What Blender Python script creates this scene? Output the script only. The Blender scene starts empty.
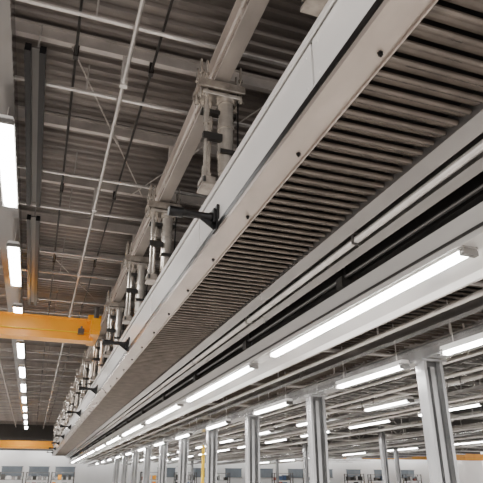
import bpy, math, random
from mathutils import Vector
random.seed(4)
EYE=1.6
COL=bpy.context.scene.collection
# ---------------------------------------------------------------- materials
def mat(name,c,rough=0.5,metal=0.0,var=0.12,scale=6.0,stretch=(1,1,1),bump=0.0,spec=0.5):
    m=bpy.data.materials.new(name); m.use_nodes=True
    nt=m.node_tree; N=nt.nodes; L=nt.links
    b=N['Principled BSDF']
    b.inputs['Roughness'].default_value=rough; b.inputs['Metallic'].default_value=metal
    b.inputs['Specular IOR Level'].default_value=spec
    tc=N.new('ShaderNodeTexCoord'); mp=N.new('ShaderNodeMapping'); mp.inputs['Scale'].default_value=stretch
    nz=N.new('ShaderNodeTexNoise'); nz.inputs['Scale'].default_value=scale; nz.inputs['Detail'].default_value=5
    rp=N.new('ShaderNodeValToRGB')
    rp.color_ramp.elements[0].position=0.3; rp.color_ramp.elements[1].position=0.7
    rp.color_ramp.elements[0].color=tuple(max(0,x*(1-var)) for x in c)+(1,)
    rp.color_ramp.elements[1].color=tuple(min(1,x*(1+var)) for x in c)+(1,)
    L.new(tc.outputs['Object'],mp.inputs['Vector']); L.new(mp.outputs['Vector'],nz.inputs['Vector'])
    L.new(nz.outputs['Fac'],rp.inputs['Fac']); L.new(rp.outputs['Color'],b.inputs['Base Color'])
    if bump>0:
        bp=N.new('ShaderNodeBump'); bp.inputs['Strength'].default_value=bump
        L.new(nz.outputs['Fac'],bp.inputs['Height']); L.new(bp.outputs['Normal'],b.inputs['Normal'])
    return m
def emis(name,c,s):
    m=bpy.data.materials.new(name); m.use_nodes=True
    b=m.node_tree.nodes['Principled BSDF']; b.inputs['Base Color'].default_value=(0.9,0.9,0.9,1)
    b.inputs['Emission Color'].default_value=c+(1,); b.inputs['Emission Strength'].default_value=s
    return m
M=dict(
 white=mat('painted_white_steel',(0.95,0.935,0.92),0.16,0.15,0.04,1.2,(1,0.4,1)),
 beige=mat('beige_steel',(0.45,0.39,0.35),0.25,0.4,0.14,1.6,(1,0.4,1)),
 rail=mat('pale_beige_rail',(0.58,0.525,0.48),0.3,0.3,0.16,1.6,(1,0.4,1)),
 slat=mat('warm_grey_slat',(0.150,0.126,0.108),0.25,0.3,0.22,2.5),
 deck2=mat('side_bay_deck',(0.11,0.095,0.085),0.4,0.3,0.25,1.5),
 dark=mat('dark_void_shade',(0.008,0.007,0.007),0.7,0.1,0.2,3),  # near-black colour stands for the shade inside gaps and voids
 black=mat('black_rubber_steel',(0.006,0.006,0.007),0.35,0.3,0.1,5),
 grey=mat('grey_steel',(0.27,0.262,0.257),0.2,0.65,0.12,2,(1,0.3,1)),
 mgrey=mat('mid_grey_steel',(0.12,0.115,0.11),0.3,0.5,0.15,2,(1,0.3,1)),
 dgrey=mat('dark_grey_steel',(0.035,0.033,0.031),0.4,0.5,0.2,2),
 pipe=mat('galvanised_pipe',(0.76,0.73,0.70),0.18,0.55,0.12,4),
 sheet=mat('satin_sheet_metal',(0.90,0.89,0.875),0.18,0.45,0.05,1.5,(1,0.2,1)),
 cast=mat('cast_beige_metal',(0.36,0.32,0.28),0.28,0.6,0.35,5,(1,1,1),0.1),
 castl=mat('machined_metal',(0.66,0.61,0.55),0.22,0.7,0.2,5),
 orange=mat('crane_orange',(1.0,0.40,0.003),0.32,0.0,0.06,2),
 yellow=mat('safety_yellow',(1.0,0.62,0.01),0.5,0.0,0.08,2),
 deck=mat('roof_deck',(0.205,0.180,0.165),0.36,0.35,0.3,0.9,(0.3,2,1)),
 purlin=mat('purlin_steel',(0.50,0.46,0.43),0.34,0.35,0.2,1.5),
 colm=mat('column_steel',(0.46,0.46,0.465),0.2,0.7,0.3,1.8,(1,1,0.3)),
 colr=mat('column_recess_shade',(0.10,0.10,0.10),0.3,0.6,0.3,1.8,(1,1,0.3)),  # column steel darkened in colour to shade the recess
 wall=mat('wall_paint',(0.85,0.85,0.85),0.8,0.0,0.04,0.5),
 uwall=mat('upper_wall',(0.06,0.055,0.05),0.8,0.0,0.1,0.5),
 floor=mat('concrete_floor',(0.62,0.58,0.54),0.5,0.0,0.1,0.7),
 glass=mat('window_glass',(0.14,0.17,0.20),0.1,0.0,0.1,1),
 red=mat('red_paint',(0.42,0.08,0.05),0.5),
 blue=mat('blue_paint',(0.08,0.14,0.28),0.5),
 lamp=emis('lamp_glow',(1.0,0.985,0.955),54.0),
 lampf=emis('lamp_glow_soft',(1.0,0.985,0.955),40.0),
)
# ---------------------------------------------------------------- mesh builder
class MB:
    def __init__(s): s.v=[]; s.f=[]
    def box(s,x0,x1,y0,y1,z0,z1):
        i=len(s.v)
        s.v+=[(x0,y0,z0),(x1,y0,z0),(x1,y1,z0),(x0,y1,z0),(x0,y0,z1),(x1,y0,z1),(x1,y1,z1),(x0,y1,z1)]
        s.f+=[(i,i+3,i+2,i+1),(i+4,i+5,i+6,i+7),(i,i+1,i+5,i+4),(i+1,i+2,i+6,i+5),(i+2,i+3,i+7,i+6),(i+3,i,i+4,i+7)]
        return s
    def prism(s,pts,axis,a0,a1):
        n=len(pts); i=len(s.v)
        for a in (a0,a1):
            for p,q in pts:
                s.v.append({'y':(p,a,q),'x':(a,p,q),'z':(p,q,a)}[axis])
        s.f.append(tuple(range(i,i+n))); s.f.append(tuple(range(i+2*n-1,i+n-1,-1)))
        for k in range(n):
            l=(k+1)%n; s.f.append((i+k,i+n+k,i+n+l,i+l))
        return s
    def lathe(s,p0,p1,prof,n=14):
        p0=Vector(p0); p1=Vector(p1); d=(p1-p0); u=d.orthogonal().normalized(); w=d.normalized().cross(u)
        i=len(s.v)
        for t,r in prof:
            for k in range(n):
                a=2*math.pi*k/n; s.v.append(tuple(p0+d*t+(u*math.cos(a)+w*math.sin(a))*r))
        for j in range(len(prof)-1):
            for k in range(n):
                l=(k+1)%n; a=i+j*n; s.f.append((a+k,a+l,a+n+l,a+n+k))
        s.f.append(tuple(i+n-1-k for k in range(n))); e=i+(len(prof)-1)*n; s.f.append(tuple(e+k for k in range(n)))
        return s
    def cyl(s,p0,p1,r,n=12): return s.lathe(p0,p1,[(0,r),(1,r)],n)
    def obj(s,name,m,loc=(0,0,0),parent=None,smooth=False,bevel=0):
        me=bpy.data.meshes.new(name); me.from_pydata(s.v,[],s.f); me.update()
        import bmesh
        bm=bmesh.new(); bm.from_mesh(me); bmesh.ops.recalc_face_normals(bm,faces=bm.faces); bm.to_mesh(me); bm.free()
        me.materials.append(m)
        if smooth:
            for p in me.polygons: p.use_smooth=len(p.vertices)==4
        o=bpy.data.objects.new(name,me); o.location=loc; COL.objects.link(o)
        if parent: o.parent=parent
        if bevel:
            b=o.modifiers.new('bevel','BEVEL'); b.width=bevel; b.segments=2; b.limit_method='ANGLE'
        return o
def empty(name,loc,label,cat,group=None):
    o=bpy.data.objects.new(name,None); o.location=loc; o.empty_display_size=0.3; COL.objects.link(o)
    tag(o,label,cat,group); return o
def tag(o,label,cat,group=None):
    o['label']=label; o['category']=cat
    if group: o['group']=group
    return o
def struct(o): o['kind']='structure'; return o
def dup(o,loc):
    k=o.copy(); COL.objects.link(k); k.location=loc; return k
def clone(root,loc):
    r=root.copy(); COL.objects.link(r); r.location=loc
    for c in list(root.children):
        k=c.copy(); COL.objects.link(k); k.parent=r
        for g in list(c.children):
            h=g.copy(); COL.objects.link(h); h.parent=k
    return r
def Z(h): return h+EYE
YE=94.0

# ---------------------------------------------------------------- room shell
YW=100; XL=-14; XR=88; ZC=Z(9.0)
struct(MB().box(-30,XR+10,-25,YW+0.3,-0.2,0).obj('floor',M['floor']))
c=MB().box(XL,XR,-1,YW,ZC,ZC+0.2)
y=-0.8
while y<YW-0.3:
    c.prism([(y,ZC),(y+0.04,ZC-0.08),(y+0.15,ZC-0.08),(y+0.19,ZC)],'x',XL,XR); y+=0.33
struct(c.obj('ceiling',M['deck']))
struct(MB().box(XL,XR,YW,YW+0.3,0,6.6).obj('wall_back',M['wall']))
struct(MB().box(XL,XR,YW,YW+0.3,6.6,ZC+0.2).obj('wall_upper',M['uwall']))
for k,x in enumerate([-8.5,-4.5,-0.5,3.5,20,26,32,38,44,50,56,62,68]):
    w=MB()
    w.box(x,x+3,YW-0.08,YW-0.02,2.9,4.2).box(x-0.1,x+3.1,YW-0.1,YW,2.8,2.9).box(x-0.1,x+3.1,YW-0.1,YW,4.2,4.3)
    w.box(x+1.45,x+1.55,YW-0.12,YW-0.02,2.9,4.2)
    struct(w.obj('window_%d'%(k+1),M['glass']))
ww=empty('added_wall_washer',(-10,97.5,6.9),'added dark shielded lamp brightening the far wall, glow unseen','lamp','added wall washers')  # added lamp row, glow hidden from camera, brightens the far wall
MB().prism([(0,0),(-0.02,0.3),(0.5,0.35),(0.5,0.3),(0.05,0.25),(0.05,0)],'x',0,7).obj('housing',M['dgrey'],(0,0,0),ww)
MB().box(0.05,6.95,0.06,0.12,0.02,0.24).obj('diffuser',M['lampf'],(0,0,0),ww)
MB().box(3.4,3.6,0.4,2.5,0.28,0.36).obj('bracket',M['dgrey'],(0,0,0),ww)
for i in range(1,11): clone(ww,(-10+8.5*i,97.5,6.9))

# ---------------------------------------------------------------- ceiling steel
PUR=[3.55+3.1*i for i in range(29)]
b=MB().box(XL+0.3,XR-0.3,-0.07,0.07,8.55,8.59).box(XL+0.3,XR-0.3,-0.07,0.07,8.86,8.90).box(XL+0.3,XR-0.3,-0.015,0.015,8.59,8.86)
pm=tag(b.obj('roof_purlin',M['purlin'],(0,PUR[0],EYE)),'grey steel I-beam roof purlin under the metal deck','beam','roof purlins')
for py in PUR[1:]: dup(pm,(0,py,EYE))
pm=None
for i in range(0,24):
    py=PUR[i]+1.2+(0.5 if i%2 else -0.3)
    if pm is None:
        pm=MB().box(-9,24,-0.04,0.04,8.1,8.14).box(-9,24,0.02,0.04,8.14,8.20).cyl((-6,0,8.13),(-6,0,8.90),0.02,6).cyl((0,0,8.13),(0,0,8.90),0.02,6).cyl((12,0,8.13),(12,0,8.90),0.02,6).obj('angle_bar',M['pipe'],(0,py,EYE))
        tag(pm,'thin galvanised angle bar hung below the roof deck','bar','hung angle bars')
    else: dup(pm,(0,py,EYE))
for (x,h,r,m,lab) in [(0.74,7.85,0.045,'pipe','thin pale conduit running below roof purlins'),
                  (1.3,8.3,0.03,'dgrey','dark thin conduit running below roof purlins'),
                  (-0.3,8.3,0.03,'dgrey','dark thin conduit running below roof purlins'),
                  (-3.2,8.0,0.05,'purlin','grey conduit running below roof purlins')]:
    b=MB().cyl((x,0.5,h),(x,YE,h),r,8)
    for yy in PUR[::2]: b.box(x-r*1.7,x+r*1.7,yy-0.06,yy+0.06,h-r*1.6,8.55)
    tag(b.obj('conduit',M[m],(0,0,EYE)),lab,'conduit')
for (x,y,s) in [(-0.4,9.75,1),(4.4,9.75,-1),(-0.4,22.15,1),(-6.5,34.55,1),(4.4,3.55,1)]:
    b=MB().cyl((x,y,8.52),(x+2.6*s,y+6.2,8.52),0.018,6).cyl((x+1.2*s,y+2.86,8.52),(x+1.4*s,y+3.34,8.52),0.04,8)
    tag(b.obj('brace_rod',M['purlin'],(0,0,EYE)),'thin diagonal steel brace rod with turnbuckle under the purlins','rod')
for (y0,y1) in [(9.3,16.3),(17.3,27)]:
    e=empty('twin_channel',(-1.05,y0,Z(7.8)),'dark twin steel channel hung lengthwise under the roof','channel','dark twin channels')
    for dx in (-0.2,0.08): MB().box(dx,dx+0.12,0,y1-y0,0,0.18).obj('rail',M['black'],(0,0,0),e)
    MB().box(-0.08,0.08,0.05,y1-y0-0.05,0.13,0.17).obj('web',M['mgrey'],(0,0,0),e)
    for yy in (0.4,y1-y0-0.4): MB().cyl((0,yy,0.15),(0,yy,1.1),0.02,6).obj('hanger_rod',M['pipe'],(0,0,0),e)

# ---------------------------------------------------------------- left trunking + lamps
b=MB().box(-2.2,-1.5,1,YE,7.95,8.02).box(-2.2,-2.14,1,YE,8.02,8.38).box(-1.56,-1.5,1,YE,8.02,8.38)
tag(b.obj('cable_trunking',M['grey'],(0,0,EYE)),'grey steel cable trunking carrying a row of lamps','trunking')
def lamp_fixture(length,width,label,group,glow,body='white',hang=0.1,hgt=0.12):
    e=empty('strip_lamp',(0,0,0),label,'lamp',group)
    w=width/2
    MB().prism([(-w,0.03),(-w*0.75,hgt),(w*0.75,hgt),(w,0.03),(w,0),(w*0.9,0),(w*0.9,0.03),(-w*0.9,0.03),(-w*0.9,0),(-w,0)],'y',0,length).obj('housing',M[body],(0,0,0),e)
    MB().prism([(-w*0.8,0.02),(-w*0.55,-0.045),(0,-0.065),(w*0.55,-0.045),(w*0.8,0.02)],'y',0.08,length-0.08).obj('diffuser',M[glow],(0,0,0),e)
    for yy in (0,length-0.08): MB().box(-w,w,yy,yy+0.08,-0.07,0.05).obj('end_cap',M['grey'],(0,0,0),e)
    if hang:
        for yy in (0.3,length-0.3): MB().cyl((0,yy,hgt*0.9),(0,yy,hang),0.012,6).obj('hanger_rod',M['pipe'],(0,0,0),e)
    return e
L=lamp_fixture(4.4,0.42,'long white fluorescent strip lamp under the grey trunking','lamps under cable trunking','lamp',hang=0.56)
L.location=(-1.62,11.25,Z(7.4))
for i in range(1,11): clone(L,(-1.62,11.25+7.34*i,Z(7.4)))

# ---------------------------------------------------------------- upper runway girder
g=empty('runway_girder',(2.38,0,Z(7.1)),'long pale beige steel runway girder running below the roof','girder')
MB().box(0.04,0.08,1.0,YE,0.05,0.72).obj('web',M['beige'],(0,0,0),g)
MB().box(-0.08,0.20,1.0,YE,0,0.06).obj('bottom_flange',M['rail'],(0,0,0),g)
MB().box(-0.08,0.20,1.0,YE,0.72,0.77).obj('top_flange',M['rail'],(0,0,0),g)
MB().cyl((-0.04,1.0,0.40),(-0.04,YE,0.40),0.04,8).obj('side_conduit',M['rail'],(0,0,0),g)
st=None
for yy in PUR:
    if st is None: st=MB().box(-0.06,0.04,-0.02,0.02,0.06,0.72).box(0.08,0.19,-0.02,0.02,0.06,0.72).box(0.0,0.12,-0.06,0.06,0.77,1.45).obj('stiffener',M['rail'],(0,yy,0),g)
    else: dup(st,(0,yy,0))

# ---------------------------------------------------------------- main box girder
g=empty('box_girder',(2.4,0,Z(3.86)),'long box girder with white side panels and beige bottom flange','girder')
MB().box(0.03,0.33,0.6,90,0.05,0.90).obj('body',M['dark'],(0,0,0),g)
MB().box(-0.03,0.37,0.6,90,0.0,0.045).box(-0.03,-0.005,0.6,90,-0.03,0.0).box(0.35,0.37,0.6,90,-0.03,0.0).obj('bottom_flange',M['beige'],(0,0,0),g)
MB().box(-0.06,0.36,0.6,90,0.90,0.93).box(-0.06,-0.035,0.6,90,0.84,0.90).obj('top_flange',M['white'],(0,0,0),g)
MB().box(-0.034,0.03,0.6,90,0.045,0.15).obj('groove_shade_strip',M['black'],(0,0,0),g)  # solid black strip, the groove's shade put into its colour
def panel(l):
    o=MB().box(-0.012,0.03,0.025,l-0.025,0.16,0.838).box(-0.03,-0.012,0.025,l-0.025,0.16,0.19)
    for by in (0.15,l-0.15):
        for bz in (0.28,0.72): o.cyl((-0.012,by,bz),(-0.022,by,bz),0.016,8)
    return o
panel(3.78).obj('side_panel',M['white'],(0,0.6,0),g)
p0=panel(4.85).obj('side_panel',M['white'],(0,4.38,0),g)
for i in range(1,17): dup(p0,(0,4.38+4.85*i,0))
bo=None
for i in range(26):
    yy=1.6+i*1.9
    if bo is None: bo=MB().cyl((0,0,0),(0,0,-0.03),0.03,6).cyl((0,0,-0.03),(0,0,-0.05),0.015,8).obj('bolt',M['black'],(0.26,yy,0),g)
    else: dup(bo,(0.26,yy,0))

# ---------------------------------------------------------------- louvred soffits
def louvre(x0,x1,h,y0,y1,pitch,label):
    e=empty('louvre_soffit',(x0,y0,Z(h)),label,'louvre panel')
    b=MB(); y=0; p=pitch
    while y<y1-y0-pitch:
        prof=[(0,0.0),(0.0,-0.026),(0.008,-0.038),(0.028,-0.044),(0.05,-0.036),(0.34*p,-0.022),(0.60*p,-0.004),(0.82*p,0.016),(0.82*p,0.028),(0.60*p,0.008),(0.3*p,-0.010),(0.014,-0.018),(0.014,0.0)]
        b.prism([(y+a,c_) for a,c_ in prof],'x',0.0,x1-x0); y+=pitch
    b.obj('slats',M['slat'],(0,0,0),e)
    MB().box(0,x1-x0,0,y1-y0,0.17,0.2).obj('backing',M['dark'],(0,0,0),e)  # near-black sheet, shade between the slats is in its colour
    return e
louvre(2.79,4.16,3.9,0.6,90,0.225,'warm grey metal slatted soffit between girder and grey channel')
louvre(5.78,9.1,3.45,0.6,90,0.24,'warm grey metal slatted soffit above the column row')
b=MB().prism([(4.17,3.80),(4.36,3.70),(4.36,3.76),(4.22,3.84),(4.22,4.1),(4.17,4.1)],'y',0.6,90)
tag(b.obj('edge_channel',M['grey'],(0,0,EYE)),'grey folded steel edge channel beside the slats','channel')
b=MB().cyl((4.46,0.6,3.63),(4.46,90,3.63),0.06,14)
tag(b.obj('pipe_rail',M['pipe'],(0,0,EYE),smooth=True),'pale galvanised pipe running along the channel','pipe')
pc=MB().box(4.39,4.53,-0.03,0.03,3.555,3.565).box(4.38,4.395,-0.03,0.03,3.555,3.74).box(4.525,4.54,-0.03,0.03,3.555,3.76).box(4.38,4.62,-0.03,0.03,3.74,3.76).obj('pipe_clamp',M['mgrey'],(0,2,EYE))
tag(pc,'grey steel clamp around the pipe','clamp','pipe clamps')
for i in range(1,18): dup(pc,(0,2+5.1*i,EYE))
b=MB().box(4.4,5.74,0.6,90,3.78,3.82).box(4.95,5.0,0.6,90,3.40,3.78)  # plates coloured near-black to paint the dark gap
tag(b.obj('carrier_beam',M['dark'],(0,0,EYE)),'carrier beam coloured near-black as shade of the gap above the lamp housing','beam')
b=MB().prism([(4.60,3.60),(4.72,3.52),(4.72,3.64),(4.70,3.64),(4.70,3.56),(4.62,3.62),(4.62,3.76),(4.60,3.76)],'y',0.6,90)
tag(b.obj('carrier_rail',M['grey'],(0,0,EYE)),'grey folded steel rail beside the galvanised pipe','rail')
tag(MB().cyl((4.85,0.6,3.42),(4.85,90,3.42),0.03,8).obj('cable',M['mgrey'],(0,0,EYE)),'grey cable running along the carrier beam','cable')
e=empty('lamp_housing',(4.75,0,Z(2.81)),'long pale grey sheet-metal lamp housing','housing')
MB().prism([(0,-0.02),(0.0,0.02),(0.02,0.37),(0.10,0.41),(0.86,0.30),(1.0,0.10),(1.0,-0.08),(0.97,-0.08),(0.90,0.0),(0.45,0.05),(0.42,0.03),(0.08,0.03),(0.03,0.04),(0.03,-0.02)],'y',0.6,88).obj('body',M['sheet'],(0,0,0),e)
MB().box(-0.02,0.0,0.6,88,0.06,0.10).obj('trim_strip',M['dgrey'],(0,0,0),e)
hk=None; yy=3.2
while yy<86:
    if hk is None:
        hk=MB().box(0.15,0.21,-0.04,0.04,0.38,0.96).box(0.10,0.30,-0.10,0.10,0.36,0.42).box(0.02,0.14,-0.11,0.11,0.42,0.62).box(0.13,0.16,-0.04,0.04,0.42,0.5).obj('hanger_bracket',M['dgrey'],(0,yy,0),e)
    else: dup(hk,(0,yy,0))
    yy+=5.1
L2=lamp_fixture(6.7,0.24,'long bright fluorescent lamp set in the pale housing','lamps in pale housing','lamp',hang=0,hgt=0.05)
L2.location=(4.98,5.24,Z(2.79))
for i in range(1,10): clone(L2,(4.98,5.24+8.0*i,Z(2.79)))
clone(L2,(4.98,-2.4,Z(2.79)))

# ---------------------------------------------------------------- hanger assemblies
a=empty('hanger_assembly',(2.42,8.3,Z(4.79)),'cast metal hanger with twin struts between girders','hanger','cast hangers on girder')
H=2.31
MB().box(-0.30,0.36,-0.2,0.2,0,0.05).box(-0.24,0.34,-0.16,0.16,0.05,0.11).box(-0.30,-0.05,-0.15,0.15,0.11,0.20).obj('base_plate',M['cast'],(0,0,0),a,bevel=0.01)
for (sx,sy) in ((-0.24,-0.1),(-0.12,0.1)):
    MB().lathe((sx,sy,0.18),(sx,sy,H-0.05),[(0,0.055),(0.1,0.055),(0.101,0.034),(0.55,0.034),(0.551,0.056),(0.75,0.056),(0.751,0.034),(1,0.034)]).obj('strut',M['castl'],(0,0,0),a)
MB().lathe((0.17,0,0.1),(0.17,0,H-0.05),[(0,0.10),(0.05,0.10),(0.051,0.06),(0.10,0.06),(0.101,0.12),(0.13,0.12),(0.131,0.14),(0.30,0.14),(0.301,0.165),(0.33,0.165),(0.331,0.15),(0.56,0.15),(0.561,0.17),(0.60,0.17),(0.601,0.15),(0.82,0.15),(0.821,0.18),(0.87,0.18),(0.871,0.10),(1,0.10)],20).obj('cylinder',M['castl'],(0,0,0),a)
MB().box(-0.44,0.48,-0.22,0.22,H-0.18,H-0.12).box(-0.44,0.48,-0.25,-0.20,H-0.24,H-0.06).box(-0.44,0.48,0.20,0.25,H-0.24,H-0.06).obj('cross_head',M['cast'],(0,0,0),a,bevel=0.01)
MB().box(-0.34,0.40,-0.18,0.18,H-0.34,H-0.26).obj('clamp_plate',M['castl'],(0,0,0),a,bevel=0.008)
for bx in (-0.38,-0.26,0.42):
    for by in (-0.14,0.14):
        MB().cyl((bx,by,H-0.42),(bx,by,H+0.46),0.024,8).cyl((bx,by,H-0.10),(bx,by,H-0.04),0.05,6).cyl((bx,by,H-0.40),(bx,by,H-0.34),0.05,6).cyl((bx,by,H+0.12),(bx,by,H+0.17),0.045,6).obj('threaded_rod',M['castl'],(0,0,0),a)
MB().box(-0.30,0.06,-0.16,-0.06,0.98,1.12).obj('tie_bar',M['dgrey'],(0,0,0),a)
MB().box(-0.32,0.36,-0.07,0.07,1.62,1.70).obj('clamp_band',M['dgrey'],(0,0,0),a)
MB().box(0.02,0.34,-0.18,-0.12,0.72,0.80).obj('collar',M['dgrey'],(0,0,0),a)
MB().cyl((0.37,-0.12,0.05),(0.37,-0.12,H-0.15),0.018,6).obj('cable',M['black'],(0,0,0),a)
for bx in (-0.26,0.32):
    for by in (-0.17,0.17): MB().cyl((bx,by,0.05),(bx,by,0.16),0.03,6).obj('bolt',M['dgrey'],(0,0,0),a)
for yy in (3.9,13.5,17.6,23,29,35,41,47,53,59,65,71,77,83): clone(a,(2.42,yy,Z(4.79)))

# ---------------------------------------------------------------- black arms
a=empty('buffer_arm',(2.388,8.06,Z(4.14)),'black cylindrical arm bolted to white girder panel','arm','black arms on girder')
MB().box(-0.05,0.0,-0.13,0.13,-0.26,0.20).box(-0.10,-0.05,-0.10,0.10,-0.13,0.13).obj('mounting_plate',M['black'],(0,0,0),a,bevel=0.01)
MB().lathe((-0.08,0,0.0),(-0.84,0,0.0),[(0,0.08),(0.08,0.08),(0.1,0.062),(0.66,0.062),(0.68,0.088),(0.98,0.088),(1,0.07)],16).obj('rod',M['black'],(0,0,0),a,smooth=True)
MB().prism([(-0.05,-0.24),(-0.05,-0.05),(-0.32,-0.05)],'y',-0.015,0.015).obj('gusset',M['black'],(0,0,0),a)
for i in range(1,9): clone(a,(2.388,8.06+9.7*i,Z(4.14)))

# ---------------------------------------------------------------- cranes
def crane(x0,x1,y,h0,h1,label):
    e=empty('overhead_crane',(x0,y,Z(h0)),label,'crane'); W=x1-x0; H=h1-h0
    MB().box(0,W-0.5,0,0.6,0.05,H-0.05).box(0,W-0.5,-0.08,0.68,0,0.06).box(0,W-0.5,-0.08,0.68,H-0.06,H).obj('bridge_beam',M['orange'],(0,0,0),e)
    MB().box(W-0.7,W-0.3,-0.9,1.5,0.12,H-0.15).box(W-0.85,W-0.25,-0.5,-0.1,H-0.2,H+0.1).box(W-0.85,W-0.25,0.7,1.1,H-0.2,H+0.1).box(W-0.72,W-0.28,-0.95,-0.9,0.3,0.5).obj('end_carriage',M['orange'],(0,0,0),e)
    k=1.2; s=None
    while k<W-1:
        if s is None: s=MB().box(0,0.04,-0.06,0,0.06,H-0.06).obj('stiffener',M['orange'],(k,0,0),e)
        else: dup(s,(k,0,0))
        k+=2.4
    MB().box(W-1.22,W-0.95,-0.3,-0.06,0.25,0.5).cyl((W-1.08,-0.18,0.5),(W-1.08,-0.18,0.62),0.05,8).obj('control_box',M['mgrey'],(0,0,0),e)
    MB().cyl((0,-0.1,0.35),(W-0.6,-0.1,0.35),0.025,6).obj('cable_rail',M['yellow'],(0,0,0),e)
    for yy in (-0.6,0.9): MB().cyl((W-0.5,yy,H-0.15),(W-0.5,yy,H+0.45),0.12,10).obj('wheel',M['mgrey'],(0,0,0),e)
    return e
crane(-13.5,2.35,26.2,6.1,7.12,'orange steel overhead travelling crane across the bay')
crane(-13.5,7.5,88,4.7,5.7,'orange steel overhead travelling crane near far wall')
crane(57,72,95.2,4.4,5.6,'orange steel overhead travelling crane in far bay')
crane(42,54,95.2,4.4,5.6,'orange steel overhead travelling crane in far bay')
crane(76,86,95.2,4.4,5.6,'orange steel overhead travelling crane in far bay')

# ---------------------------------------------------------------- columns
def column(w,d,h,t=0.07):
    e=empty('steel_column',(0,0,0),'grey steel H-section column carrying the roof grid','column','steel column row')
    for x0 in (-w/2,w/2-t): MB().box(x0,x0+t,-d/2,d/2,0.05,h).obj('flange',M['colm'],(0,0,0),e)
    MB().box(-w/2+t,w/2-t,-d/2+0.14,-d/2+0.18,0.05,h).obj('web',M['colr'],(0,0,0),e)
    MB().box(-w*0.75,w*0.75,-w*0.75,w*0.75,0,0.05).obj('base_plate',M['dgrey'],(0,0,0),e)
    MB().box(-w*0.65,w*0.65,-d*0.7,d*0.7,h,h+0.05).obj('cap_plate',M['colm'],(0,0,0),e)
    MB().box(-w*0.13,w*0.09,-d/2+0.04,-d/2+0.14,0.3,h-0.1).obj('cover_strip',M['colm'],(0,0,0),e)
    return e
C1=column(0.48,0.30,Z(2.42)); C1.location=(7.8,10,0)
for i in range(-1,10):
    if i!=0: clone(C1,(7.8,10+5.5*i,0))
C2=column(0.30,0.3,Z(3.3),0.05); C2.location=(20,31,0); C2['group']='far steel column row'
for yy in (42,53,67.5,77): clone(C2,(20,yy,0))
for yy in (46,60,74): clone(C2,(31,yy,0))

def ibeam(x,h0,h1,w,m,label,y0=0.6,y1=92,name='floor_beam'):
    b=MB().box(x-w/2,x+w/2,y0,y1,h0,h0+0.04).box(x-w/2,x+w/2,y0,y1,h1-0.04,h1).box(x-0.02,x+0.02,y0,y1,h0+0.04,h1-0.04)
    return tag(b.obj(name,M[m],(0,0,EYE)),label,'beam')
ibeam(7.8,2.48,2.78,0.36,'colm','pale steel edge beam resting on the column row')
ibeam(7.1,2.85,3.1,0.2,'grey','grey steel beam beside the column row')
ibeam(9.3,3.0,3.38,0.3,'pipe','pale steel beam at the edge of the slats')
ibeam(6.3,3.0,3.12,0.12,'pipe','slim pale steel rail under the slats')
for x in (12,15,18,22,26,30,36):
    ibeam(x,3.56,3.96,0.3,'grey','grey steel beam running along the side bay')
TY=[4.5+5.5*i for i in range(16)]
for x,h,r in [(6.6,2.9,0.05),(8.5,2.7,0.06),(8.9,2.65,0.04),(10.3,3.3,0.09),(10.7,3.35,0.05),(11.3,2.95,0.06),(11.6,3.05,0.04),(13.5,3.3,0.1),(14.1,2.8,0.06),(15.4,2.9,0.05),(16.2,3.3,0.09),(18.4,2.85,0.07),(20.6,3.3,0.1),(21.4,2.7,0.06),(22.3,2.9,0.08),(24.8,3.3,0.1),(28,3.0,0.13),(34,3.0,0.13)]:
    b=MB().cyl((x,0.6,h),(x,92,h),r,10)
    top=3.44 if x>9 else 3.40
    for ty in TY[:12]: b.box(x-0.012,x+0.012,ty-0.02,ty+0.02,h,top)
    tag(b.obj('service_pipe',M['pipe'],(0,0,EYE)),'pale galvanised service pipe along the side bay','pipe')
for x,h in [(9.9,2.75),(13.0,2.7),(17.4,3.15),(19.2,2.9),(26.8,2.95)]:
    b=MB().box(x-0.3,x-0.27,2,92,h,h+0.12).box(x+0.27,x+0.3,2,92,h,h+0.12)
    yy=2
    while yy<90: b.box(x-0.27,x+0.27,yy,yy+0.10,h,h+0.03); yy+=0.6
    for ty in TY[:12]: b.box(x-0.29,x-0.27,ty-0.02,ty+0.02,h,3.44).box(x+0.27,x+0.29,ty-0.02,ty+0.02,h,3.44)
    tag(b.obj('ladder_tray',M['grey'],(0,0,EYE)),'grey ladder-type cable tray in the side bay','cable tray')
b=MB().box(9.2,60,0.6,92,4.42,4.47)
yy=0.8
while yy<91: b.box(9.2,60,yy,yy+0.12,4.34,4.42); yy+=0.5
tag(b.obj('mezzanine_deck',M['deck2'],(0,0,EYE)),'brown-grey ribbed steel mezzanine deck over the side bay','deck')
tr=MB().box(9.2,50,-0.06,0.06,4.20,4.34).box(9.2,50,-0.05,0.05,3.42,3.50)
x=9.4; s=0
while x<49:
    z0,z1=(3.45,4.22) if s%2==0 else (4.22,3.45)
    d=0.025
    tr.prism([(x-d,z0),(x+d,z0),(x+0.9+d,z1),(x+0.9-d,z1)],'y',-0.025,0.025)
    x+=0.9; s+=1
tr=tag(tr.obj('lattice_truss',M['pipe'],(0,TY[0],EYE)),'pale steel lattice truss spanning the side bay','truss','lattice trusses')
for ty in TY[1:]: dup(tr,(0,ty,EYE))
cb=MB().cyl((5.8,0,3.20),(24,0,3.20),0.05,8).obj('cross_pipe',M['pipe'],(0,7.2,EYE))
tag(cb,'thin pale pipe crossing between the bays','pipe','cross pipes')
for i in range(1,15): dup(cb,(0,7.2+5.5*i,EYE))
L3=lamp_fixture(3.0,0.22,'white fluorescent strip lamp hung beside the column row','lamps beside column row','lamp',hang=1.0)
L3.location=(7.35,10.2,Z(2.38))
for yy in (5.9,16.4,22.6,28.8,35,41.2,47.4,53.6,60,66,72): clone(L3,(7.35,yy,Z(2.38)))
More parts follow.
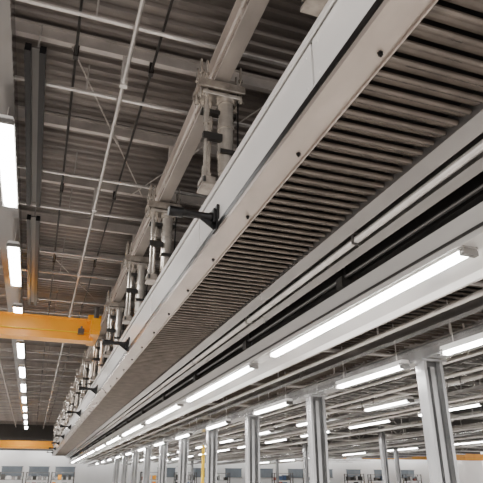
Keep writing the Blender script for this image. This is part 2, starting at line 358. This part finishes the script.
for (x,h,y0,per,n,ln) in [(12.3,2.75,17,6.5,9,3.0),(16.8,3.0,18.5,6.5,10,4.2),(23.7,3.0,26,7.5,8,4.6),(32.8,3.1,36,9,6,5)]:
    Lx=lamp_fixture(ln,0.28,'white fluorescent strip lamp hung in the side bay','lamps in side bay','lampf',hang=4.35-h)
    Lx.location=(x,y0,Z(h))
    for i in range(1,n): clone(Lx,(x,y0+per*i,Z(h)))

# ---------------------------------------------------------------- bottom-of-hall items
p=empty('safety_post',(10.05,36,0),'tall slim yellow safety post on the floor','post')
MB().cyl((0,0,0.04),(0,0,3.9),0.10,12).obj('pole',M['yellow'],(0,0,0),p); MB().cyl((0,0,0),(0,0,0.05),0.3,12).obj('base',M['dgrey'],(0,0,0),p)
def rack(x,y,label):
    e=empty('storage_rack',(x,y,0),label,'rack','storage racks')
    for xx in (0,2.9):
        for yv in (0,0.9): MB().box(xx,xx+0.1,yv,yv+0.1,0,3.2).obj('upright',M['dgrey'],(0,0,0),e)
    for z in (0.4,1.3,2.2,3.1): MB().box(0.1,2.9,0,1,z,z+0.06).obj('shelf',M['grey'],(0,0,0),e)
    return e
RP=((33,80),(38,80),(52,85),(-4,85),(-9,86),(24,82),(46,82),(2.5,84),(13.5,78),(18.5,80),(-0.7,86),(58,84))
R=rack(33,80,'grey-framed storage rack standing near the far wall')
for x,y in RP[1:]: clone(R,(x,y,0))
for (x,y) in RP:
    for j in range(4):
        for z in (1.36,2.26):
            s=0.35+0.2*random.random(); hh=0.3+0.35*random.random()
            o=MB().box(0,s,0,0.7,0,hh).box(-0.02,s+0.02,-0.02,0.72,hh-0.04,hh+0.02).obj('storage_box',M[random.choice(['red','white','grey','dgrey','blue','mgrey','orange','dgrey'])],(x+0.2+j*0.68,y+0.12,z))
            tag(o,'small lidded storage box on a rack shelf','box','boxes on racks')

# ---------------------------------------------------------------- world + camera
w=bpy.data.worlds.new('world'); bpy.context.scene.world=w; w.use_nodes=True
bg=w.node_tree.nodes['Background']; bg.inputs['Color'].default_value=(1.0,0.965,0.935,1); bg.inputs['Strength'].default_value=1.9
cam=bpy.data.cameras.new('camera'); co=bpy.data.objects.new('camera',cam); COL.objects.link(co)
cam.sensor_width=36; cam.lens=36*552/483
co.location=(0,0,EYE)
co.rotation_euler=(math.radians(90+23.8),0,math.radians(-19.3))
cam.clip_end=400; cam.clip_start=0.05
bpy.context.scene.camera=co
